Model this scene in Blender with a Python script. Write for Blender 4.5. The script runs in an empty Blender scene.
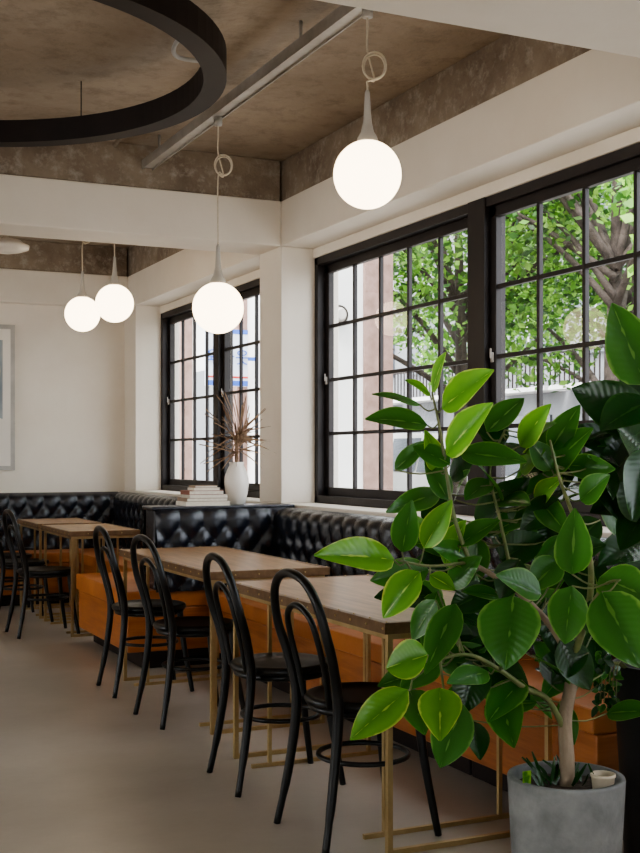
import bpy, math, random
from mathutils import Vector, Matrix, noise
random.seed(7)
C=bpy.context.scene.collection
TH=math.radians(25); F=1200.0; HZ=457.0; CH=1.28
sn,cs=math.sin(TH),math.cos(TH)
def P(px,py,Z):
    a=(px-320)/F
    return Vector((Z*(sn+cs*a), Z*(cs-sn*a), CH+(HZ-py)/F*Z))

# ---------------- materials ----------------
def mat(name,col,rough=0.6,metal=0.0,col2=None,scale=5.0,detail=4.0,bump=0.0,bscale=None,spec=0.5,stretch=None,lo=0.35,hi=0.65):
    m=bpy.data.materials.new(name); m.use_nodes=True
    nt=m.node_tree; b=nt.nodes['Principled BSDF']
    b.inputs['Roughness'].default_value=rough; b.inputs['Metallic'].default_value=metal
    b.inputs['Specular IOR Level'].default_value=spec
    b.inputs['Base Color'].default_value=(*col,1)
    if col2 or bump:
        tc=nt.nodes.new('ShaderNodeTexCoord'); mp=nt.nodes.new('ShaderNodeMapping')
        nt.links.new(tc.outputs['Object'],mp.inputs['Vector'])
        if stretch: mp.inputs['Scale'].default_value=stretch
        if col2:
            n=nt.nodes.new('ShaderNodeTexNoise'); n.inputs['Scale'].default_value=scale; n.inputs['Detail'].default_value=detail
            n.inputs['Roughness'].default_value=0.6
            nt.links.new(mp.outputs[0],n.inputs['Vector'])
            r=nt.nodes.new('ShaderNodeValToRGB')
            r.color_ramp.elements[0].position=lo; r.color_ramp.elements[1].position=hi
            r.color_ramp.elements[0].color=(*col,1); r.color_ramp.elements[1].color=(*col2,1)
            nt.links.new(n.outputs['Fac'],r.inputs['Fac']); nt.links.new(r.outputs['Color'],b.inputs['Base Color'])
        if bump:
            n2=nt.nodes.new('ShaderNodeTexNoise'); n2.inputs['Scale'].default_value=bscale or scale*4; n2.inputs['Detail'].default_value=5
            nt.links.new(mp.outputs[0],n2.inputs['Vector'])
            bp=nt.nodes.new('ShaderNodeBump'); bp.inputs['Strength'].default_value=bump; bp.inputs['Distance'].default_value=0.02
            nt.links.new(n2.outputs['Fac'],bp.inputs['Height']); nt.links.new(bp.outputs[0],b.inputs['Normal'])
    return m
def leafmat(name,cin,cmid,cedge,trans=0.25,rough=0.3):
    m=bpy.data.materials.new(name); m.use_nodes=True; nt=m.node_tree; b=nt.nodes['Principled BSDF']
    uv=nt.nodes.new('ShaderNodeUVMap'); sp=nt.nodes.new('ShaderNodeSeparateXYZ'); nt.links.new(uv.outputs[0],sp.inputs[0])
    ab=nt.nodes.new('ShaderNodeMath'); ab.operation='ABSOLUTE'; nt.links.new(sp.outputs['X'],ab.inputs[0])
    tc=nt.nodes.new('ShaderNodeTexCoord')
    n=nt.nodes.new('ShaderNodeTexNoise'); n.inputs['Scale'].default_value=22; nt.links.new(tc.outputs['Object'],n.inputs['Vector'])
    ad=nt.nodes.new('ShaderNodeMath'); ad.operation='MULTIPLY_ADD'; ad.inputs[1].default_value=0.35; nt.links.new(n.outputs['Fac'],ad.inputs[0]); nt.links.new(ab.outputs[0],ad.inputs[2])
    sb=nt.nodes.new('ShaderNodeMath'); sb.operation='SUBTRACT'; sb.inputs[1].default_value=0.17; nt.links.new(ad.outputs[0],sb.inputs[0])
    r=nt.nodes.new('ShaderNodeValToRGB'); e=r.color_ramp.elements
    e[0].position=0.0; e[0].color=(*[0.5*(p+q) for p,q in zip(cedge,cmid)],1); e[1].position=1.0; e[1].color=(*cedge,1)
    x=e.new(0.03); x.color=(*cin,1); x=e.new(0.6); x.color=(*cmid,1); x=e.new(0.88); x.color=(*cmid,1)
    nt.links.new(sb.outputs[0],r.inputs['Fac'])
    vv=nt.nodes.new('ShaderNodeMath'); vv.operation='MULTIPLY_ADD'; vv.inputs[1].default_value=-0.18; nt.links.new(ab.outputs[0],vv.inputs[0]); nt.links.new(sp.outputs['Y'],vv.inputs[2])
    mu=nt.nodes.new('ShaderNodeMath'); mu.operation='MULTIPLY'; mu.inputs[1].default_value=75; nt.links.new(vv.outputs[0],mu.inputs[0])
    si=nt.nodes.new('ShaderNodeMath'); si.operation='SINE'; nt.links.new(mu.outputs[0],si.inputs[0])
    bp=nt.nodes.new('ShaderNodeBump'); bp.inputs['Strength'].default_value=0.08; bp.inputs['Distance'].default_value=0.003
    nt.links.new(si.outputs[0],bp.inputs['Height']); nt.links.new(bp.outputs[0],b.inputs['Normal'])
    nt.links.new(r.outputs[0],b.inputs['Base Color']); b.inputs['Roughness'].default_value=rough
    tr=nt.nodes.new('ShaderNodeBsdfTranslucent'); 
    hs=nt.nodes.new('ShaderNodeHueSaturation'); hs.inputs['Value'].default_value=2.6; hs.inputs['Hue'].default_value=0.48
    nt.links.new(r.outputs[0],hs.inputs['Color']); nt.links.new(hs.outputs[0],tr.inputs['Color'])
    mx=nt.nodes.new('ShaderNodeMixShader'); mx.inputs[0].default_value=trans
    nt.links.new(b.outputs[0],mx.inputs[1]); nt.links.new(tr.outputs[0],mx.inputs[2])
    nt.links.new(mx.outputs[0],nt.nodes['Material Output'].inputs['Surface'])
    return m
def emis(name,col,s):
    m=bpy.data.materials.new(name); m.use_nodes=True; b=m.node_tree.nodes['Principled BSDF']
    b.inputs['Base Color'].default_value=(*col,1); b.inputs['Emission Color'].default_value=(*col,1); b.inputs['Emission Strength'].default_value=s
    return m
def glassmat():
    m=bpy.data.materials.new('window_glass'); m.use_nodes=True; nt=m.node_tree
    nt.nodes.remove(nt.nodes['Principled BSDF'])
    t=nt.nodes.new('ShaderNodeBsdfTransparent'); g=nt.nodes.new('ShaderNodeBsdfGlossy'); g.inputs['Roughness'].default_value=0.0
    f=nt.nodes.new('ShaderNodeLayerWeight'); f.inputs['Blend'].default_value=0.5
    pw=nt.nodes.new('ShaderNodeMath'); pw.operation='POWER'; pw.inputs[1].default_value=4; nt.links.new(f.outputs['Facing'],pw.inputs[0])
    ma=nt.nodes.new('ShaderNodeMath'); ma.operation='MULTIPLY_ADD'; ma.inputs[1].default_value=0.5; ma.inputs[2].default_value=0.05; nt.links.new(pw.outputs[0],ma.inputs[0])
    mx=nt.nodes.new('ShaderNodeMixShader'); nt.links.new(ma.outputs[0],mx.inputs[0]); nt.links.new(t.outputs[0],mx.inputs[1]); nt.links.new(g.outputs[0],mx.inputs[2])
    nt.links.new(mx.outputs[0],nt.nodes['Material Output'].inputs['Surface'])
    return m
def concrete(name,a,b_,c,sc):
    m=mat(name,a,0.88,col2=b_,scale=sc,detail=10,bump=0.7,bscale=18,lo=.3,hi=.7)
    nt=m.node_tree; b=nt.nodes['Principled BSDF']; src=b.inputs['Base Color'].links[0].from_socket
    tc=nt.nodes.new('ShaderNodeTexCoord'); n=nt.nodes.new('ShaderNodeTexNoise'); n.inputs['Scale'].default_value=sc*5; n.inputs['Detail'].default_value=9; n.inputs['Roughness'].default_value=.75
    nt.links.new(tc.outputs['Object'],n.inputs['Vector'])
    r=nt.nodes.new('ShaderNodeValToRGB'); r.color_ramp.elements[0].position=.5; r.color_ramp.elements[1].position=.72; r.color_ramp.elements[0].color=(0,0,0,1); r.color_ramp.elements[1].color=(.8,.8,.8,1)
    nt.links.new(n.outputs['Fac'],r.inputs['Fac'])
    mx=nt.nodes.new('ShaderNodeMix'); mx.data_type='RGBA'; nt.links.new(r.outputs[0],mx.inputs[0]); nt.links.new(src,mx.inputs[6]); mx.inputs[7].default_value=(*c,1)
    nt.links.new(mx.outputs[2],b.inputs['Base Color'])
    return m
WHITE=mat('painted_plaster',(0.79,0.725,0.63),0.75,col2=(0.83,0.77,0.68),scale=2,bump=0.06,bscale=40)
CONC=concrete('raw_concrete_ceiling',(0.29,0.225,0.165),(0.45,0.37,0.285),(0.20,0.155,0.115),1.2)
CONCB=concrete('raw_concrete_beam',(0.18,0.135,0.10),(0.38,0.31,0.235),(0.52,0.47,0.40),2.6)
FLOOR=mat('polished_concrete_floor',(0.40,0.355,0.295),0.30,col2=(0.51,0.46,0.39),scale=1.1,detail=7,bump=0.04,bscale=30,spec=0.5)
FRAME=mat('dark_window_frame',(0.011,0.007,0.007),0.5,col2=(0.017,0.011,0.010),scale=10)
GLASS=glassmat()
BLACK=mat('black_lacquered_wood',(0.003,0.003,0.003),0.33,col2=(0.006,0.006,0.006),scale=15,spec=.4)
BLEATH=mat('black_leather',(0.006,0.008,0.014),0.23,col2=(0.011,0.014,0.023),scale=30,bump=0.15,bscale=160,spec=.7)
CARA=mat('caramel_leather',(0.42,0.14,0.032),0.42,col2=(0.52,0.19,0.05),scale=4,bump=0.05,bscale=90)
CARW=mat('caramel_wood_panel',(0.34,0.11,0.027),0.38,col2=(0.46,0.165,0.045),scale=3,stretch=(1,1,10))
WOOD=mat('oak_tabletop',(0.31,0.175,0.08),0.33,col2=(0.48,0.295,0.15),scale=3.5,detail=7,stretch=(12,1,12),bump=0.05,bscale=10)
BAND=mat('table_edge_band',(0.17,0.10,0.05),0.4,metal=0.3,col2=(0.25,0.15,0.08),scale=20)
GOLD=mat('brass',(0.50,0.37,0.18),0.35,metal=0.85,col2=(0.60,0.46,0.25),scale=12)
DARK=mat('dark_metal',(0.012,0.007,0.006),0.55,col2=(0.018,0.011,0.009),scale=6,spec=.3)
GREYM=mat('grey_painted_metal',(0.42,0.40,0.37),0.4,col2=(0.5,0.48,0.45),scale=8)
RAILM=mat('rail_metal',(0.40,0.37,0.33),0.45,metal=0.2,col2=(0.5,0.47,0.43),scale=8)
CORD=mat('cream_cord',(0.62,0.55,0.44),0.8,col2=(0.7,0.62,0.5),scale=60)
GLOBE=emis('opal_glass_lit',(1.0,0.80,0.54),6.0)
POTM=mat('grey_concrete_pot',(0.15,0.155,0.155),0.7,col2=(0.28,0.285,0.28),scale=7,detail=8,bump=0.2,bscale=50)
POTD=mat('black_planter_glaze',(0.008,0.008,0.010),0.45,col2=(0.014,0.014,0.016),scale=8)
SOIL=mat('soil',(0.03,0.02,0.013),0.95,col2=(0.09,0.06,0.04),scale=40,bump=1.0,bscale=60)
BARK=mat('light_bark',(0.20,0.145,0.095),0.8,col2=(0.36,0.28,0.20),scale=14,bump=0.5,bscale=40,stretch=(1,1,0.4))
STEM=mat('green_stem',(0.12,0.16,0.05),0.5,col2=(0.22,0.22,0.09),scale=20)
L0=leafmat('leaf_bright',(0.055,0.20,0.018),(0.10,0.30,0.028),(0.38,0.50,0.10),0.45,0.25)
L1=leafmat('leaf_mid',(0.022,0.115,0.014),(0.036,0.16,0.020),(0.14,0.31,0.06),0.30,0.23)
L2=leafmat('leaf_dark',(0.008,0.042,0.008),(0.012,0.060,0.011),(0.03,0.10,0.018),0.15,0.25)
CERA=mat('white_ceramic',(0.78,0.74,0.68),0.25,col2=(0.82,0.78,0.72),scale=3)
DRY=mat('dried_leaf',(0.15,0.085,0.05),0.8,col2=(0.27,0.17,0.095),scale=12)

# ---------------- mesh builder ----------------
class M:
    def __init__(s): s.v=[];s.f=[];s.mi=[];s.sm=[];s.uv=[]
    def face(s,idx,mi=0,sm=False): s.f.append(tuple(idx)); s.mi.append(mi); s.sm.append(sm)
    def vert(s,p,uv=(0,0)): s.v.append(tuple(p)); s.uv.append(uv); return len(s.v)-1
    def box(s,x0,x1,y0,y1,z0,z1,mi=0):
        b=len(s.v)
        for x in(x0,x1):
            for y in(y0,y1):
                for z in(z0,z1): s.vert((x,y,z))
        for q in((0,1,3,2),(4,6,7,5),(0,4,5,1),(2,3,7,6),(0,2,6,4),(1,5,7,3)): s.face([b+i for i in q],mi)
    def tube(s,pts,r,mi=0,seg=8,closed=False,cap=True):
        pts=[Vector(p) for p in pts]; n=len(pts)
        rs=r if isinstance(r,(list,tuple)) else [r]*n
        rings=[]; up=None
        for i,p in enumerate(pts):
            if closed: t=pts[(i+1)%n]-pts[i-1]
            else: t=pts[min(i+1,n-1)]-pts[max(i-1,0)]
            t.normalize()
            if up is None:
                up=Vector((0,0,1)) if abs(t.z)<0.9 else Vector((1,0,0))
            sx=t.cross(up)
            if sx.length<1e-5: sx=t.orthogonal()
            sx.normalize(); up=sx.cross(t).normalized()
            rings.append([s.vert(p+(sx*math.cos(2*math.pi*k/seg)+up*math.sin(2*math.pi*k/seg))*rs[i]) for k in range(seg)])
        m=n if closed else n-1
        for i in range(m):
            a=rings[i]; b=rings[(i+1)%n]
            for k in range(seg): s.face((a[k],b[k],b[(k+1)%seg],a[(k+1)%seg]),mi,True)
        if cap and not closed:
            s.face(rings[0],mi); s.face(rings[-1][::-1],mi)
    def lathe(s,prof,c=(0,0,0),mi=0,seg=32,sm=True):
        rings=[]
        for r,z in prof:
            if r<1e-6: rings.append([s.vert((c[0],c[1],c[2]+z))]*seg)
            else: rings.append([s.vert((c[0]+r*math.cos(2*math.pi*k/seg),c[1]+r*math.sin(2*math.pi*k/seg),c[2]+z)) for k in range(seg)])
        for a,b in zip(rings,rings[1:]):
            for k in range(seg):
                q=[a[k],a[(k+1)%seg],b[(k+1)%seg],b[k]]
                u=[]
                for i in q:
                    if i not in u: u.append(i)
                if len(u)>2: s.face(u,mi,sm)
    def sphere(s,c,r,mi=0,seg=12,rg=8):
        s.lathe([(r*math.sin(math.pi*i/rg) if 0<i<rg else 0,-r*math.cos(math.pi*i/rg)) for i in range(rg+1)],c,mi,seg)
    def leaf(s,base,tip,nrm,w,mi=0,nl=8,nw=4,droop=0.12,fold=0.18,shape=0.8):
        base=Vector(base);tip=Vector(tip);d=tip-base;L=d.length;d.normalize()
        n=Vector(nrm); n=(n-d*n.dot(d)).normalized(); sd=d.cross(n).normalized()
        g=[]
        for i in range(nl+1):
            t=i/nl
            ww=w*0.5*(math.sin(math.pi*t**shape)**0.75)*(1-0.12*t) if 0<t<1 else 0.002
            row=[]
            for j in range(-nw//2,nw//2+1):
                q=j/(nw/2)
                wav=0.03*L*math.sin(t*7+j)*abs(q)*0.4
                p=base+d*(L*t)+sd*(ww*q)+n*(abs(q)*ww*fold*1.2+wav+droop*L*(0.25-(t-0.5)**2))
                row.append(s.vert(p,(q,t)))
            g.append(row)
        for i in range(nl):
            for j in range(nw): s.face((g[i][j],g[i+1][j],g[i+1][j+1],g[i][j+1]),mi,True)
    def obj(s,name,mats,bevel=0.0,loc=None,rot=None,parent=None):
        me=bpy.data.meshes.new(name); me.from_pydata(s.v,[],s.f)
        for m in mats: me.materials.append(m)
        me.polygons.foreach_set('material_index',s.mi); me.polygons.foreach_set('use_smooth',s.sm)
        ul=me.uv_layers.new(name='UVMap')
        for lp in me.loops: ul.data[lp.index].uv=s.uv[lp.vertex_index]
        me.update()
        o=bpy.data.objects.new(name,me); C.objects.link(o)
        if loc is not None:o.location=loc
        if rot is not None:o.rotation_euler=rot
        if bevel:
            b=o.modifiers.new('bevel','BEVEL'); b.width=bevel; b.segments=2; b.limit_method='ANGLE'; b.angle_limit=math.radians(50)
        if parent:o.parent=parent
        return o
def smooth(pts,n=6,closed=False):
    pts=[Vector(p) for p in pts]; out=[]; N=len(pts)
    rng=range(N) if closed else range(N-1)
    for i in rng:
        if closed: p0,p1,p2,p3=pts[i-1],pts[i],pts[(i+1)%N],pts[(i+2)%N]
        else: p0,p1,p2,p3=pts[max(i-1,0)],pts[i],pts[i+1],pts[min(i+2,N-1)]
        for k in range(n):
            t=k/n
            out.append(0.5*((2*p1)+(p2-p0)*t+(2*p0-5*p1+4*p2-p3)*t*t+(3*p1-p0-3*p2+p3)*t**3))
    if not closed: out.append(pts[-1])
    return out
def inst(o,name,loc,rz=0,sc=1):
    c=bpy.data.objects.new(name,o.data); C.objects.link(c); c.location=loc; c.rotation_euler=(0,0,rz); c.scale=(sc,sc,sc)
    for m in o.modifiers:
        k=c.modifiers.new(m.name,m.type)
        if m.type=='BEVEL': k.width=m.width;k.segments=m.segments;k.limit_method=m.limit_method;k.angle_limit=m.angle_limit
    return c

W1,W2,WO=3.10,3.36,3.52
YP0,YP1=7.25,7.63     # pillar
YF=10.63; YB=11.0
YN=3.31
SILL,HEAD,SOF,BT,SLAB=0.976,2.60,2.665,2.96,3.23
# ---------------- room ----------------
m=M(); m.box(-5,WO,-4,YB+.2,-.2,0); m.obj('floor',[FLOOR])
m=M(); m.box(-5,WO,-4,YB+.2,SLAB,SLAB+.2); m.obj('ceiling',[CONC])
m=M()
m.box(W1,WO,-4,YB+.2,0,SILL)
m.box(W1,WO,YP0,YP1,SILL,SOF); m.box(W1,WO,YF,YB,SILL,SOF); m.box(W1,WO,2.75,3.25,SILL,SOF)
m.box(W1,WO,-4,0.2,SILL,SOF)
m.box(W2-.03,WO,-4,YB+.2,HEAD,SOF)
m.obj('wall_right',[WHITE],bevel=.006)
m=M(); m.box(W1,WO,-4,YB+.2,SOF,BT); m.box(W1+.015,WO,-4,YB+.2,BT,SLAB,1); m.obj('window_side_ceiling_beam',[WHITE,CONCB],bevel=.006)
m=M(); m.box(-5,W1,YP0,YP1,SOF,BT); m.box(-5,W1,YP0+.015,YP1-.015,BT,SLAB,1); m.obj('cross_ceiling_beam',[WHITE,CONCB],bevel=.006)
m=M(); m.box(-5,W1,2.7,YN,SOF,BT); m.box(-5,W1,2.7,YN-.015,BT,SLAB,1); m.obj('cross_ceiling_beam',[WHITE,CONCB],bevel=.006)
m=M(); m.box(-5,W1,YB-.12,YB,SOF,BT); m.box(-5,W1,YB-.10,YB,BT,SLAB,1); m.obj('back_ceiling_beam',[WHITE,CONCB],bevel=.006)
m=M(); m.box(-5,WO,YB,YB+.2,0,SLAB); m.obj('wall_back',[WHITE])
m=M()
m.box(-5.2,-5,-4,YB+.2,0,.6); m.box(-5.2,-5,-4,YB+.2,2.7,SLAB)
for y,y2 in((-4,2),(4.4,7.5),(9.7,11.2)): m.box(-5.2,-5,y,y2,.6,2.7)
m.obj('wall_left',[WHITE])
m=M()
m.box(-5,WO,-4.2,-4,0,.9); m.box(-5,WO,-4.2,-4,2.6,SLAB)
for x,x2 in((-5,-3.4),(-1.4,.4),(2.4,WO)): m.box(x,x2,-4.2,-4,.9,2.6)
m.obj('wall_rear',[WHITE])

def window(name,y0,y1,sashes,cols,x=W2):
    m=M(); z0,z1=SILL,HEAD; t=.05
    xa,xb=x-.02,x+.10
    m.box(xa,xb,y0,y1,z0,z0+t);m.box(xa,xb,y0,y1,z1-t,z1)
    m.box(xa,xb,y0,y0+t,z0,z1);m.box(xa,xb,y1-t,y1,z0,z1)
    for k,(a,b) in enumerate(sashes):
        xs=x+.005+(.03 if k%2 else 0); xe=xs+.035; s=.055
        za,zb=z0+t,z1-t
        m.box(xs,xe,a,b,za,za+s);m.box(xs,xe,a,b,zb-s,zb);m.box(xs,xe,a,a+s,za,zb);m.box(xs,xe,b-s,b,za,zb)
        for i in range(1,cols):
            y=a+s+(b-a-2*s)*i/cols; m.box(xs+.005,xe-.005,y-.011,y+.011,za+s,zb-s)
        for i in range(1,4):
            z=za+s+(zb-za-2*s)*i/4; m.box(xs+.007,xe-.003,a+s,b-s,z-.011,z+.011)
        gx=xs+.018; m.face([m.vert((gx,yy,zz)) for yy,zz in((a+s,za+s),(b-s,za+s),(b-s,zb-s),(a+s,zb-s))],1)
        m.box(xs-.012,xs,b-.04,b-.022,1.76,1.81,2); m.box(xs-.02,xs-.012,b-.036,b-.026,1.78,1.83,2)
    for (a,b),(c,d) in zip(sashes,sashes[1:]):
        m.box(x-.03,x+.10,b-.0,c+.0,z0,z1)
    return m.obj(name,[FRAME,GLASS,GREYM],bevel=.003)
window('window_1',3.25,YP0,[(3.3,5.17),(5.33,7.20)],5)
window('window_2',YP1,YF,[(YP1+.05,9.08),(9.2,YF-.05)],4)
window('window_3',0.2,2.75,[(.25,1.45),(1.5,2.7)],4)

# ---------------- ceiling fixtures ----------------
m=M(); cx,cy=.66,5.32; N=96; r0,r1,za,zb=1.15,1.25,2.92,3.035
rs=[]
for k in range(N):
    a=2*math.pi*k/N; c,s_=math.cos(a),math.sin(a)
    rs.append([m.vert((cx+r*c,cy+r*s_,z)) for r,z in((r0,za),(r1,za),(r1,zb),(r0,zb))])
for k in range(N):
    a,b=rs[k],rs[(k+1)%N]
    for j in range(4): m.face((a[j],a[(j+1)%4],b[(j+1)%4],b[j]),0,False)
for k in range(4):
    a=math.pi/4+k*math.pi/2; x,y=cx+1.2*math.cos(a),cy+1.2*math.sin(a); m.tube([(x,y,zb),(x,y,SLAB)],.003,0,6)
m.obj('ring_pendant_light',[DARK])
RX=2.19
m=M(); m.box(RX-.03,RX+.03,YN,YP0,3.085,3.125)
m.box(RX-.036,RX-.03,YN,YP0,3.075,3.13);m.box(RX+.03,RX+.036,YN,YP0,3.075,3.13)
for y in(3.7,4.9,6.1,7.0): m.tube([(RX,y,3.12),(RX,y,SLAB)],.008,0,6)
m.obj('ceiling_track_rail',[RAILM])
m=M()
m.tube(smooth([(1.75,5.1,SLAB-.03),(1.75,5.35,SLAB-.03),(1.82,5.5,SLAB-.035),(2.05,5.55,SLAB-.03),(2.12,5.9,SLAB-.03)]),.011,0,8)
m.box(1.96,2.02,5.5,5.58,SLAB-.05,SLAB); m.box(1.35,1.6,4.7,4.78,SLAB-.05,SLAB)
m.tube([(1.6,4.74,SLAB-.025),(1.75,5.1,SLAB-.03)],.01,0,8)
m.obj('ceiling_conduit',[GREYM])
m=M(); m.tube(smooth([(1.95,6.6,SLAB-.02),(1.95,6.9,SLAB-.03),(1.97,7.2,SLAB-.04)]),.012,0,8); m.box(1.91,1.99,6.55,6.63,SLAB-.08,SLAB); m.obj('ceiling_junction_box',[CONCB])

def globe(x,y,z,top,lz=.28):
    R=.1355; m=M()
    m.sphere((0,0,0),R,0,40,24)
    m.lathe([(.045,R-.01),(.04,R+.01),(.026,R+.035),(.017,R+.075),(.013,R+.13),(.010,R+.19),(.006,R+.20),(0,R+.20)],(0,0,0),1,24)
    zt=top-z
    zc=R+lz
    pts=[(0,0,R+.2),(0,0,R+.22),(0,0,zc-.045)]
    for k in range(0,9):
        a=-math.pi/2+k/8*2*math.pi; pts.append((.028+.042*math.cos(a),.012*k/8,zc+.015+.05*math.sin(a)))
    pts+=[(.0,.012,zc+.085),(0,0,zc+.16),(0,0,zt)]
    m.tube(smooth(pts,5),.0045,2,6)
    for dz in(0,.01): m.tube([(.028+.047*math.cos(2*math.pi*k/20),dz,zc+.02+.055*math.sin(2*math.pi*k/20)) for k in range(20)],.004,2,6,closed=True)
    m.lathe([(0,zt-.05),(.022,zt-.045),(.022,zt),(0,zt)],(0,0,0),1,16)
    m.obj('globe_pendant_lamp',[GLOBE,GREYM,CORD],loc=(x,y,z),rot=(0,0,-TH))
globe(2.19,4.25,2.404,3.075); globe(2.19,5.97,2.067,3.075,.60)
globe(2.29,8.38,2.376,SLAB,.45); globe(2.26,9.2,2.387,SLAB,.45)
m=M(); p=P(6,249,8.6)
m.lathe([(0,-.02),(.05,-.03),(.10,-.02),(.16,0),(.165,.025),(.12,.045),(.11,.06),(.03,.08),(.02,.09),(.012,.1),(.012,SLAB-p.z),(0,SLAB-p.z)],p,0,32)
m.obj('ceiling_air_diffuser',[CERA])

# ---------------- banquette ----------------
def tuft(m,o,sd,L,H,out,mi=0,mb=1,w=.15,h=.19,th=.07,puff=.035):
    o=Vector(o);sd=Vector(sd).normalized();out=Vector(out).normalized()
    ns=int(L/.0188);nt=26;g=[]
    for i in range(ns+1):
        s=L*i/ns; row=[]
        for j in range(nt+1):
            t=H*j/nt; tt=min(t,H*.8)
            u=s/w+(tt-.02)/h; v=s/w-(tt-.02)/h
            pf=(abs(math.sin(math.pi*u))*abs(math.sin(math.pi*v)))**.45
            if t>H*.8: 
                cr=abs(math.sin(math.pi*s/w)); pf=cr**.5*.9
            q=t/H; e=1 if q<.85 else math.sqrt(max(0,1-((q-.85)/.15)**2))
            row.append(m.vert(o+sd*s+Vector((0,0,t))+out*((th+puff*pf)*e)))
        g.append(row)
    for i in range(ns):
        for j in range(nt): m.face((g[i][j],g[i+1][j],g[i+1][j+1],g[i][j+1]),mi,True)
    for a in range(int(L/w*2)+2):
        for b in range(4):
            if (a+b)%2: continue
            s=a*w/2; t=.02+b*h/2
            if s<=.02 or s>=L-.02 or t>H*.8: continue
            m.sphere(o+sd*s+Vector((0,0,t))+out*(th+.006),.011,mb,8,6)
def seatbox(m,x0,x1,y0,y1,toe,zt=.45):
    m.box(x0+toe[0],x1+toe[1],y0+toe[2],y1+toe[3],0,.10,2)
    m.box(x0,x1,y0,y1,.10,.36,3)
    m.box(x0-.015 if toe[0] else x0,x1+.015 if toe[1] else x1,y0-.015 if toe[2] else y0,y1+.015 if toe[3] else y1,.363,zt,4)
BM=[BLEATH,BLEATH,DARK,CARW,CARA]
m=M()
for a,b in((3.2,4.1),(4.11,5.3),(5.31,6.99)): seatbox(m,2.5,3.02,a,b,(.08,0,0,0))
m.box(3.0,W1-.004,3.2,6.99,.3,.93,0)
tuft(m,(3.03,3.2,.45),(0,1,0),3.8,.51,(-1,0,0))
m.box(3.03,W1-.003,3.2,7.0,.93,.955,0)
m.obj('tufted_banquette_sofa',BM,bevel=.008)
m=M()
seatbox(m,2.0,3.0,7.02,8.25,(.09,0,.0,-.05),.47)
m.box(2.17,W1-.004,7.04,7.22,.47,.955,0)
tuft(m,(2.17,7.04,.46),(1,0,0),.86,.51,(0,-1,0),th=.03)
tuft(m,(2.17,7.22,.46),(1,0,0),.86,.51,(0,1,0),th=.03)
m.box(2.15,W1-.002,7.02,7.24,.955,.978,0)
m.obj('tufted_banquette_sofa',BM,bevel=.008)
m=M()
seatbox(m,2.52,3.02,8.27,10.5,(.08,0,0,0)); m.box(3.0,W1-.004,8.27,10.9,.3,.93,0)
tuft(m,(3.03,8.27,.45),(0,1,0),2.6,.51,(-1,0,0)); tuft(m,(3.03,7.3,.47),(0,1,0),.95,.49,(-1,0,0))
seatbox(m,-1.0,3.02,10.4,10.88,(0,0,.08,0)); m.box(-1,3.05,10.86,YB-.004,.3,.93,0)
tuft(m,(-1,10.87,.45),(1,0,0),4.0,.51,(0,-1,0))
m.obj('tufted_banquette_sofa',BM,bevel=.008)

# ---------------- tables ----------------
def table(x,y0,y1,w=.70):
    m=M(); L=y1-y0; T=.75
    m.box(.004,w-.004,.004,L-.004,T-.03,T,0)
    m.box(0,w,0,.004,T-.035,T+.001,1);m.box(0,w,L-.004,L,T-.035,T+.001,1);m.box(0,.004,0,L,T-.035,T+.001,1);m.box(w-.004,w,0,L,T-.035,T+.001,1)
    for a in((0.004,w-.004,.004,.024),(0.004,w-.004,L-.024,L-.004),(.004,.024,.024,L-.024),(w-.024,w-.004,.024,L-.024)): m.box(*a,T,T+.0015,1)
    n=int(L/.11)
    for i in range(n+1):
        y=.015+(L-.03)*i/n
        for xx in(.013,w-.013): m.sphere((xx,y,T+.001),.0045,2,8,4)
        m.sphere((0,y,T-.017),.0045,2,8,4)
    n=int(w/.11)
    for i in range(1,n):
        xx=.015+(w-.03)*i/n
        for y in(.013,L-.013): m.sphere((xx,y,T+.001),.0045,2,8,4)
        m.sphere((xx,0,T-.017),.0045,2,8,4)
    b=.0095; i0=.03
    X0,X1,Y0,Y1=i0,w-i0,i0,L-i0
    for xx in(X0,X1):
        for yy in(Y0,Y1): m.box(xx-b,xx+b,yy-b,yy+b,0,T-.03,2)
        m.box(xx-b,xx+b,Y0+b,Y1-b,T-.055,T-.032,2)
    for yy in(Y0,Y1):
        m.box(X0+b,X1-b,yy-b,yy+b,.0,.018,2); m.box(X0+b,X1-b,yy-b,yy+b,T-.055,T-.032,2)
    for yy in(Y0+.18,Y1-.18):
        m.box(X0,X1,yy-b*.8,yy+b*.8,0.0,.016,2)
        m.box(X0+.08-b*.8,X0+.08+b*.8,yy-b*.8,yy+b*.8,.016,T-.05,2); m.box(X1-.08-b*.8,X1-.08+b*.8,yy-b*.8,yy+b*.8,.016,T-.05,2)
    m.obj('wooden_cafe_table',[WOOD,BAND,GOLD],bevel=.0015,loc=(x,y0,0))
table(1.80,3.37,4.80,.68); table(1.86,5.20,6.72,.62)
table(1.98,8.45,9.4,.52); table(1.98,9.52,10.36,.52)

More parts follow.
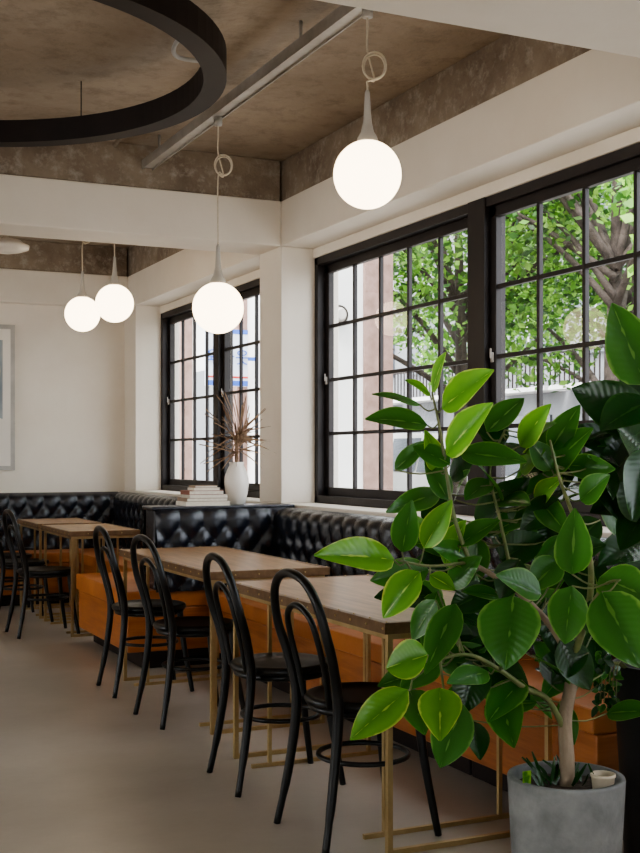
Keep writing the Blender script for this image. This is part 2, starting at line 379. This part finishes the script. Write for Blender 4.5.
# ---------------- chairs ----------------
def chair():
    m=M()
    m.lathe([(0,.438),(.17,.438),(.2,.443),(.205,.455),(.2,.468),(.185,.472),(.17,.466),(.1,.461),(0,.46)],(0,0,0),0,36)
    m.tube([(.178*math.cos(2*math.pi*k/32),.178*math.sin(2*math.pi*k/32),.43) for k in range(32)],.013,0,8,closed=True)
    m.tube([(.155*math.cos(2*math.pi*k/32),.155*math.sin(2*math.pi*k/32),.26) for k in range(32)],.009,0,8,closed=True)
    half=[(-.24,.19,0),(-.20,.168,.22),(-.178,.16,.44),(-.20,.175,.58),(-.235,.19,.70),(-.26,.165,.81),(-.272,.10,.872)]
    pts=half+[(-.277,0,.893)]+[(x,-y,z) for x,y,z in half[::-1]]
    sp=smooth(pts,6); rr=[.0155+.003*max(0,1-abs(p.z-.45)/.3)-.003*(p.z<.1) for p in sp]
    m.tube(sp,rr,0,10)
    half=[(-.178,.095,.45),(-.198,.105,.56),(-.226,.108,.67),(-.246,.085,.75)]
    pts=half+[(-.254,0,.785)]+[(x,-y,z) for x,y,z in half[::-1]]
    m.tube(smooth(pts,6),.011,0,8)
    for s_ in(1,-1):
        sp=smooth([(.135,.135*s_,.44),(.155,.15*s_,.25),(.195,.175*s_,0)],6)
        m.tube(sp,[.018-.006*i/(len(sp)-1) for i in range(len(sp))],0,10)
    return m.obj('bentwood_dining_chair',[BLACK])
c0=chair(); c0.location=(1.88,3.68,0); c0.rotation_euler=(0,0,.02)
for x,y,r in((1.88,4.40,-.06),(1.94,5.62,.05),(1.95,6.42,-.03),(1.88,8.75,.04),(1.86,9.5,.0),(1.86,10.15,-.1)):
    inst(c0,'bentwood_dining_chair',(x,y,0),r)

# ---------------- ledge items ----------------
m=M()
bc=[mat('book_'+str(i),c,.7,col2=tuple(min(1,k*1.2) for k in c),scale=20) for i,c in enumerate([(.75,.7,.6),(.30,.22,.16),(.62,.58,.5),(.25,.10,.07)])]
pg=mat('book_pages',(.8,.76,.66),.8,col2=(.7,.66,.56),scale=80)
z=0
for i,(w,d,h) in enumerate([(.29,.20,.026),(.27,.19,.022),(.25,.18,.020),(.23,.17,.026),(.17,.13,.016),(.15,.12,.014)]):
    ox=random.uniform(-.012,.012)
    m.box(-w/2+ox,w/2+ox,-d/2,d/2,z,z+.003,i%4);m.box(-w/2+ox,w/2+ox,-d/2,d/2,z+h-.003,z+h,i%4)
    m.box(-w/2+ox+.004,w/2+ox-.004,-d/2+.004,d/2-.004,z+.003,z+h-.003,4); m.box(-w/2+ox,-w/2+ox+.004,-d/2,d/2,z+.003,z+h-.003,i%4)
    z+=h
m.obj('stack_of_books',bc+[pg],loc=(2.52,7.13,.978))
vx,vy=2.74,7.13
m=M()
m.lathe([(0,0),(.045,0),(.055,.01),(.07,.07),(.078,.13),(.075,.18),(.058,.225),(.045,.25),(.048,.27),(.042,.27),(.038,.25),(.04,.2),(0,.19)],(vx,vy,.978),0,32)
m.tube([(vx,vy,1.17),(vx,vy,1.42)],.012,1,8)
for i in range(85):
    a=random.uniform(0,2*math.pi); el=random.uniform(-.6,1.4); L=random.uniform(.18,.32)
    d=Vector((math.cos(a)*math.cos(el),math.sin(a)*math.cos(el)*.45,math.sin(el)))
    b=Vector((vx,vy,1.34+random.uniform(-.05,.1)))
    m.leaf(b,b+d*L,Vector((random.random(),-1,.5)),.009,1,6,2,droop=random.uniform(.1,.4))
m.obj('vase_with_dried_plant',[CERA,DRY])

# picture frame on back wall
art=mat('abstract_print',(.22,.26,.30),.6,col2=(.42,.45,.46),scale=2.2,detail=3)
sand=mat('print_shape',(.60,.52,.40),.6,col2=(.68,.60,.48),scale=3)
m=M()
m.box(1.2,2.08,YB-.03,YB,1.16,2.47,0); m.box(1.24,2.04,YB-.034,YB-.028,1.20,2.43,1); m.box(1.34,1.97,YB-.037,YB-.033,1.38,2.33,2)
cc=[m.vert((1.78+.17*math.cos(2*math.pi*k/28),YB-.039,2.05+.2*math.sin(2*math.pi*k/28))) for k in range(28)]; m.face(cc,3)
cc=[m.vert((1.34,YB-.039,1.38)),m.vert((1.97,YB-.039,1.38)),m.vert((1.97,YB-.039,1.62)),m.vert((1.7,YB-.039,1.72)),m.vert((1.34,YB-.039,1.55))]; m.face(cc,1)
m.obj('framed_picture',[GREYM,CERA,art,sand])

# ---------------- plants ----------------
camp=Vector((0,0,CH))
def branchset(m,brs,mi):
    pts=[]
    for pl,r0,r1 in brs:
        sp=smooth([P(*q) for q in pl],6); n=len(sp)
        m.tube(sp,[r0+(r1-r0)*i/(n-1) for i in range(n)],3 if r0>.012 else 4,8); pts+=sp
    return pts
def put(m,lv,pts,jit=.25,ws=1.12):
    for bx,by,tx,ty,w,Z,k in lv:
        dz=random.uniform(-.06,.06)
        b=P(bx,by,Z+.03+dz); t=P(tx,ty,Z-.03-dz)
        n=(camp-b).normalized()*.75+Vector((random.uniform(-jit,jit),random.uniform(-jit,jit),.45+random.uniform(-jit,jit)))
        m.leaf(b,t,n,ws*w*Z/F,k,10,6,droop=random.uniform(.03,.16),fold=random.uniform(.1,.3))
        q=min(pts,key=lambda p:(p-b).length+max(0,p.z-b.z)*.6)
        mid=(q+b)/2-Vector((0,0,.012))
        m.tube(smooth([q,mid,b],3),.0024,4,5)
m=M()
pz=P(566,775,3.5); PX,PY=pz.x,pz.y
m.lathe([(0,0),(.145,0),(.152,.008),(.170,.345),(.168,.352),(.152,.352),(.150,.34),(.148,.315),(0,.312)],(PX,PY,0),5,48)
m.lathe([(0,.322),(.08,.326),(.147,.318)],(PX,PY,0),6,24)
br=[([(566,796,3.5),(567,760,3.5),(565,720,3.5),(570,690,3.5),(572,662,3.48)],.024,.017),
    ([(567,735,3.5),(548,700,3.47),(525,688,3.43),(500,670,3.4),(470,655,3.38),(440,660,3.35),(412,680,3.3)],.010,.003),
    ([(572,662,3.48),(550,625,3.45),(515,590,3.42),(470,562,3.4)],.0125,.007),
    ([(470,562,3.4),(455,520,3.4),(446,470,3.4),(440,430,3.4),(432,392,3.4)],.007,.003),
    ([(470,562,3.4),(430,566,3.33),(398,560,3.28)],.005,.003),
    ([(515,590,3.42),(500,520,3.5),(490,470,3.5),(505,430,3.5)],.006,.003),
    ([(572,662,3.48),(588,610,3.35),(590,560,3.25),(575,520,3.3),(560,480,3.4),(550,440,3.4)],.0115,.003),
    ([(588,610,3.35),(605,585,3.15),(620,580,3.05)],.006,.003),
    ([(440,660,3.35),(445,700,3.25)],.004,.003),
    ([(500,670,3.4),(510,640,3.2),(512,605,3.1)],.005,.003)]
pts=branchset(m,br,3)
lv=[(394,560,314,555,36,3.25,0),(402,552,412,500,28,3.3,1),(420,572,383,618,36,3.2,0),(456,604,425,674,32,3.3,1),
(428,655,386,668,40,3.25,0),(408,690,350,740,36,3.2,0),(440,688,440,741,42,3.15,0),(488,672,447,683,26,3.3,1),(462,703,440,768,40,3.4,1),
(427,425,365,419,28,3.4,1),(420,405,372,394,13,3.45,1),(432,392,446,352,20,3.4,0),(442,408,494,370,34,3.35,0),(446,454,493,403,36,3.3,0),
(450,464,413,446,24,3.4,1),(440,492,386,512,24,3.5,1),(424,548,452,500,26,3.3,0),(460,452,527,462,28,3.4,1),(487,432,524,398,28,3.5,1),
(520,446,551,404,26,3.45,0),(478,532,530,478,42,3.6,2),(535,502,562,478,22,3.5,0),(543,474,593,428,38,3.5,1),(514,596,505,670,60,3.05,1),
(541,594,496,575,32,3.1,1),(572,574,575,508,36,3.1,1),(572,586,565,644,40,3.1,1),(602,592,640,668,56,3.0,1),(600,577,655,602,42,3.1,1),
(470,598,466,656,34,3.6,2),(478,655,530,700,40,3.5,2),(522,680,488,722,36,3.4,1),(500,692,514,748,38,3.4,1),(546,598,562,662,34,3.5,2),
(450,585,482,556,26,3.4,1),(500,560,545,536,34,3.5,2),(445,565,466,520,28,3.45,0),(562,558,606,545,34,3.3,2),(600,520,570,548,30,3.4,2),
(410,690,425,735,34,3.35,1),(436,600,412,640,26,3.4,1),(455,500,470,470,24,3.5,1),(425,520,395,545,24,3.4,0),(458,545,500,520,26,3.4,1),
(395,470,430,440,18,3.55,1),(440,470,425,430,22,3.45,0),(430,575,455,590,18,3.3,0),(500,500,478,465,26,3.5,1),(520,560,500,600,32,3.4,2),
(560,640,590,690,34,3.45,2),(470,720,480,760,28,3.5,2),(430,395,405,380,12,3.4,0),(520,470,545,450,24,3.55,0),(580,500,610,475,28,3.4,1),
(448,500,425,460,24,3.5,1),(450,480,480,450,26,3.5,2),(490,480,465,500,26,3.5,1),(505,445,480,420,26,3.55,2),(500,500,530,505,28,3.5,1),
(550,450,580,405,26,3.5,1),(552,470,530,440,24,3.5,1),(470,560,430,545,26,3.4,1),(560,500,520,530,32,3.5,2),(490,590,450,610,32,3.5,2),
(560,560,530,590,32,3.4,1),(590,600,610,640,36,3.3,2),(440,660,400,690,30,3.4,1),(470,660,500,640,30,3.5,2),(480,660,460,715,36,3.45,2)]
put(m,lv,pts)
fl=[]
for i in range(100):
    x=random.uniform(428,612);y=random.uniform(430,715)
    if x<480 and y<520: x+=60
    a=random.uniform(0,6.28);L=random.uniform(38,64)
    fl.append((x,y,x+L*math.cos(a),y+L*.8*math.sin(a)+8,L*.52,random.uniform(3.45,3.85),random.choice([1,1,2])))
put(m,fl,pts,.5)
for i in range(26):
    a=random.uniform(0,6.28); b=Vector((PX+.1*math.cos(a)*random.random(),PY+.1*math.sin(a)*random.random(),.33)); 
    t=b+Vector((random.uniform(-.06,.06),random.uniform(-.06,.06),random.uniform(.03,.08)))
    m.leaf(b,t,(0,-1,.5),.014,2,5,2)
tg=P(527,775,3.42); m.box(tg.x-.014,tg.x+.014,tg.y,tg.y+.002,.31,.385,0)
pl=m.obj('potted_rubber_plant',[L0,L1,L2,BARK,STEM,POTM,SOIL])
m=M(); q=P(603,784,3.42); m.lathe([(0,0),(.028,0),(.033,.05),(.036,.052),(.036,.06),(.03,.06),(.028,.045),(0,.045)],(q.x,q.y,.318),0,20)
m.obj('clay_cup',[mat('beige_clay',(.55,.48,.36),.7,col2=(.62,.54,.42),scale=20)],parent=pl)
# fiddle-leaf in dark planter
m=M(); q=P(664,700,3.75); QX,QY=q.x,q.y
m.lathe([(0,0),(.11,0),(.12,.01),(.155,.62),(.157,.635),(.142,.635),(.138,.60),(0,.595)],(QX,QY,0),5,40)
m.lathe([(0,.605),(.138,.60)],(QX,QY,0),6,24)
br=[([(664,690,3.75),(662,600,3.75),(655,500,3.7),(652,420,3.65),(650,350,3.6),(648,300,3.6)],.016,.007)]
pts=branchset(m,br,3)
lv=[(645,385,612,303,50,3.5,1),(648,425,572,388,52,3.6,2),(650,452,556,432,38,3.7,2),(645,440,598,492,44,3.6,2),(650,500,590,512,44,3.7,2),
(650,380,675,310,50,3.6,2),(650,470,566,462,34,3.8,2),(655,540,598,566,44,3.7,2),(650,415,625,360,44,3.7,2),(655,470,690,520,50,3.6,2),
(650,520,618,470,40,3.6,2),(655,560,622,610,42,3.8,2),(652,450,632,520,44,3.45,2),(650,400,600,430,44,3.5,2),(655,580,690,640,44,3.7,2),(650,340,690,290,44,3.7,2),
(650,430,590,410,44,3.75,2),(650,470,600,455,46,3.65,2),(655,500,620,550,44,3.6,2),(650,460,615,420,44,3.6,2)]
put(m,lv,pts)
for i in range(60):
    b=P(random.uniform(596,618),random.uniform(650,712),3.66+random.uniform(-.05,.05)); t=b+Vector((random.uniform(-.03,.03),random.uniform(-.03,.03),random.uniform(-.035,.02)))
    m.leaf(b,t,(camp-b),.02,random.choice([1,2]),4,2)
for k in range(5):
    a=P(624+k,668,3.68); b=P(600+k*4,700+k*3,3.66); m.tube(smooth([a,P(606+k*3,664,3.62),b],4),.0018,4,5)
m.obj('potted_fiddle_leaf_fig',[L0,L1,L2,BARK,STEM,POTD,SOIL])
m=M(); m.tube([(2.13+.28*math.cos(2*math.pi*k/40),2.87+.28*math.sin(2*math.pi*k/40),.011) for k in range(40)],.011,0,8,closed=True)
m.obj('brass_floor_ring',[GOLD])

# ---------------- exterior ----------------
PAVE=mat('pavement',(.42,.40,.37),.85,col2=(.5,.48,.45),scale=3,bump=.1)
ASPH=mat('asphalt',(.10,.10,.10),.9,col2=(.16,.16,.16),scale=8)
m=M(); m.box(WO,8.2,-20,45,-.3,-.12,0); m.box(8.2,18,-20,45,-.35,-.22,1); m.box(18,60,-20,60,-.3,-.12,0); m.obj('street_ground',[PAVE,ASPH])
FAC=mat('white_render_facade',(.62,.62,.60),.8,col2=(.72,.72,.70),scale=1)
PINK=mat('brick_pilaster',(.20,.125,.10),.85,col2=(.29,.19,.16),scale=9)
GWIN=mat('facade_window',(.06,.075,.09),.15,col2=(.12,.14,.16),scale=.6)
m=M(); m.box(5.25,5.72,11.2,26,-.12,7.5,0); m.box(5.72,6.05,11.15,11.6,-.12,7.5,1)
for yy in(13.3,15.3,17.3,20): m.box(5.12,5.26,yy,yy+.45,-.12,7.5,1)
for y in(11.7,14.1,16.0,18.4): m.box(5.21,5.26,y,y+1.0,.4,2.4,2); m.box(5.19,5.24,y+.47,y+.53,.4,2.4,0)
m.obj('neighbouring_building',[FAC,PINK,GWIN])
# wall-mounted round lamp on the neighbour's end wall
m=M(); c=Vector((5.42,11.2,2.75))
m.tube([(c.x,c.y,c.z),(c.x,c.y-.06,c.z)],.10,0,20); m.tube([(c.x,c.y-.06,c.z),(c.x,c.y-.11,c.z)],[.08,.05],1,20)
m.obj('exterior_wall_lamp',[DARK,GREYM])
GREYB=mat('grey_building_facade',(.16,.17,.18),.8,col2=(.23,.24,.25),scale=.8)
m=M(); m.box(19,27,2,56,-.12,11,0)
for i in range(18):
    for k in range(3):
        y=3+i*2.9; z=.5+k*3.4; m.box(18.93,19.02,y,y+1.9,z,z+1.9,2); m.box(18.9,19.0,y+.92,y+.98,z,z+1.9,1); m.box(18.9,19.0,y,y+1.9,z+.9,z+.96,1)
    m.box(18.3,19,2.4+i*2.9,5.1+i*2.9,3.0,3.12,1)
    for q in range(14): m.box(18.32,18.35,2.45+i*2.9+q*.2,2.48+i*2.9+q*.2,3.12,3.9,3)
    m.box(18.3,18.36,2.4+i*2.9,5.1+i*2.9,3.9,3.95,3)
m.obj('building_across_street',[GREYB,FAC,GWIN,DARK])
e=bpy.data.objects.new('projecting_shop_sign',None); C.objects.link(e)
sw=mat('sign_white',(.55,.60,.68),.5,col2=(.60,.65,.72),scale=2); sb_=mat('sign_blue',(.02,.10,.45),.5,col2=(.03,.12,.5),scale=5); sr=mat('sign_red',(.5,.03,.02),.5,col2=(.55,.04,.03),scale=5)
m=M(); m.box(4.62,5.12,12.96,13.04,2.1,2.75,0); m.box(4.62,5.12,12.955,12.96,2.70,2.75,1); m.box(4.62,5.12,12.955,12.96,2.1,2.16,1); m.box(4.62,5.12,12.955,12.96,2.19,2.21,2); m.box(5.1,5.25,12.98,13.02,2.4,2.44,1)
m.obj('sign_panel',[sw,sb_,sr],parent=e)
def txt(s,loc,size,mt,parent,nm):
    c=bpy.data.curves.new(nm,'FONT'); c.body=s; c.size=size; c.align_x='CENTER'; c.extrude=.004; c.materials.append(mt)
    o=bpy.data.objects.new(nm,c); C.objects.link(o); o.location=loc; o.rotation_euler=(math.pi/2,0,0); o.parent=parent
txt('육꽃옷',(4.87,12.945,2.36),.19,sb_,e,'sign_lettering')
# trees
TL=[]
for i,c in enumerate([((.11,.26,.03)),((.24,.44,.07)),((.035,.11,.015))]):
    mm=bpy.data.materials.new('tree_leaf_%d'%i); mm.use_nodes=True; nt=mm.node_tree; b=nt.nodes['Principled BSDF']
    tcn=nt.nodes.new('ShaderNodeTexCoord'); nn=nt.nodes.new('ShaderNodeTexNoise'); nn.inputs['Scale'].default_value=2; nt.links.new(tcn.outputs['Object'],nn.inputs['Vector'])
    rr=nt.nodes.new('ShaderNodeValToRGB'); rr.color_ramp.elements[0].position=.35; rr.color_ramp.elements[1].position=.65; rr.color_ramp.elements[0].color=(*[k*.45 for k in c],1); rr.color_ramp.elements[1].color=(*[min(1,k*1.5) for k in c],1); nt.links.new(nn.outputs['Fac'],rr.inputs['Fac']); nt.links.new(rr.outputs[0],b.inputs['Base Color'])
    b.inputs['Roughness'].default_value=.5
    tr=nt.nodes.new('ShaderNodeBsdfTranslucent'); nt.links.new(rr.outputs[0],tr.inputs['Color']); mx=nt.nodes.new('ShaderNodeMixShader'); mx.inputs[0].default_value=.4
    nt.links.new(b.outputs[0],mx.inputs[1]); nt.links.new(tr.outputs[0],mx.inputs[2]); nt.links.new(mx.outputs[0],nt.nodes['Material Output'].inputs['Surface'])
    TL.append(mm)
TB=mat('tree_bark',(.03,.022,.017),.9,col2=(.08,.062,.05),scale=10,bump=.6)
m=M()
m.tube(smooth([(0,0,0),(.05,.02,1.2),(-.03,0,2.4),(.1,.1,3.6),(.05,0,5.2)]),[.15-.1*i/24 for i in range(25)],3,10)
blobs=[]
for i in range(20):
    a=random.uniform(0,6.28); r=random.uniform(.5,2.4); z=random.uniform(3.0,6.8)
    c=Vector((r*math.cos(a),r*math.sin(a),z)); blobs.append((c,random.uniform(.5,.95)))
    s0=Vector((.03,0,min(3.6,max(1.8,z-1.2)))); m.tube(smooth([s0,(s0+c)/2+Vector((0,0,.1)),c],4),[.055-.035*k/8 for k in range(9)],3,6)
for c,R in blobs:
    for i in range(430):
        d=Vector((random.gauss(0,1),random.gauss(0,1),random.gauss(0,.8))).normalized()*R*random.uniform(.35,1)**.6
        p=c+d; ax=Vector((random.gauss(0,1),random.gauss(0,1),random.gauss(0,.6)-.3)).normalized(); sd=ax.orthogonal().normalized()
        sd.rotate(Matrix.Rotation(random.uniform(0,6.28),3,ax)); L=random.uniform(.08,.15)
        i0=[m.vert(p),m.vert(p+ax*L*.5+sd*L*.32),m.vert(p+ax*L),m.vert(p+ax*L*.5-sd*L*.32)]
        m.face(i0,random.choice([0,0,1,2]))
t=m.obj('street_tree',TL+[TB],loc=(9.0,11.2,-.12))
for x,y,r,s_ in((8.4,6.8,1.9,1),(9.0,14.6,3.4,.95),(13.6,16.4,.8,1.1),(14.0,21.5,2.6,1.1),(15.6,11.0,4.1,1.1)): inst(t,'street_tree',(x,y,-.12),r,s_)
def car(x,y,rz,col,nm='parked_car',sc=1.0):
    m=M(); prof=[(-2.1,.3),(-2.15,.6),(-2.05,.95),(-1.95,1.05),(-1.6,1.62),(.5,1.66),(1.25,1.12),(2.1,.95),(2.18,.55),(2.12,.3)]
    L=[];R=[]
    for px,pz_ in prof:
        w=.85 if pz_<1.2 else .68
        L.append(m.vert((px,-w,pz_)));R.append(m.vert((px,w,pz_)))
    n=len(prof)
    for i in range(n-1): m.face((L[i],L[i+1],R[i+1],R[i]),1 if i in(3,5) else 0,False)
    m.face(L[::-1],0);m.face(R,0);m.face((L[0],R[0],R[-1],L[-1]),2)
    for s_ in(-1,1):
        for q in([(-1.8,1.1),(-1.05,1.1),(-1.05,1.55),(-1.52,1.55)],[(-1.0,1.1),(-.2,1.1),(-.2,1.57),(-1.0,1.57)],[(-.13,1.1),(1.0,1.1),(.42,1.57),(-.13,1.57)]):
            v=[m.vert((u,s_*(.858-(z-1.1)/.5*.13),z)) for u,z in q]; m.face(v if s_<0 else v[::-1],1)
        for wx in(-1.35,1.35):
            m.tube([(wx,s_*.72,.31),(wx,s_*.88,.31)],.31,2,24); m.tube([(wx,s_*.88,.31),(wx,s_*.89,.31)],.19,3,16)
    o=m.obj(nm,[col,GWIN,DARK,GREYM],bevel=.03,loc=(x,y,-.22),rot=(0,0,rz)); o.scale=(sc,sc,sc)
car(10.4,17.8,math.pi/2,FAC,sc=1.15); car(11.6,14.0,math.pi/2,mat('silver_car_paint',(.3,.31,.33),.3,col2=(.34,.35,.37),scale=3),sc=1.12); car(11.8,9.0,-math.pi/2,GREYM,sc=1.05); car(16.6,22,math.pi/2,mat('red_car_paint',(.3,.05,.04),.3,col2=(.32,.06,.05),scale=3))

# ---------------- light ----------------
w=bpy.data.worlds.new('World'); bpy.context.scene.world=w; w.use_nodes=True; nt=w.node_tree
sk=nt.nodes.new('ShaderNodeTexSky'); sk.sky_type='NISHITA'; sk.sun_disc=False; sk.sun_elevation=math.radians(55); sk.sun_rotation=math.radians(270); sk.dust_density=3; sk.air_density=1.0
bg=nt.nodes['Background']; 
mixc=nt.nodes.new('ShaderNodeMix'); mixc.data_type='RGBA'; mixc.inputs[0].default_value=.6; mixc.inputs[7].default_value=(9,9.1,9.2,1)
nt.links.new(sk.outputs[0],mixc.inputs[6]); nt.links.new(mixc.outputs[2],bg.inputs['Color']); bg.inputs['Strength'].default_value=.9
sl=bpy.data.lights.new('sun','SUN'); sl.energy=6; sl.angle=math.radians(12); so=bpy.data.objects.new('sun',sl); C.objects.link(so)
so.rotation_euler=(Vector((-.45,-.35,1)).to_track_quat('Z','Y')).to_euler()
sc=bpy.context.scene
try: sc.view_settings.look='AgX - Medium High Contrast'
except Exception as ex: print(ex)
# camera
cd=bpy.data.cameras.new('camera'); cam=bpy.data.objects.new('camera',cd); C.objects.link(cam)
cd.sensor_fit='VERTICAL'; cd.sensor_height=36; cd.lens=F/853*36; cd.shift_y=(HZ-426.5)/853
cam.location=(0,0,CH); cam.rotation_euler=(math.pi/2,0,-TH); cd.clip_start=.05
bpy.context.scene.camera=cam
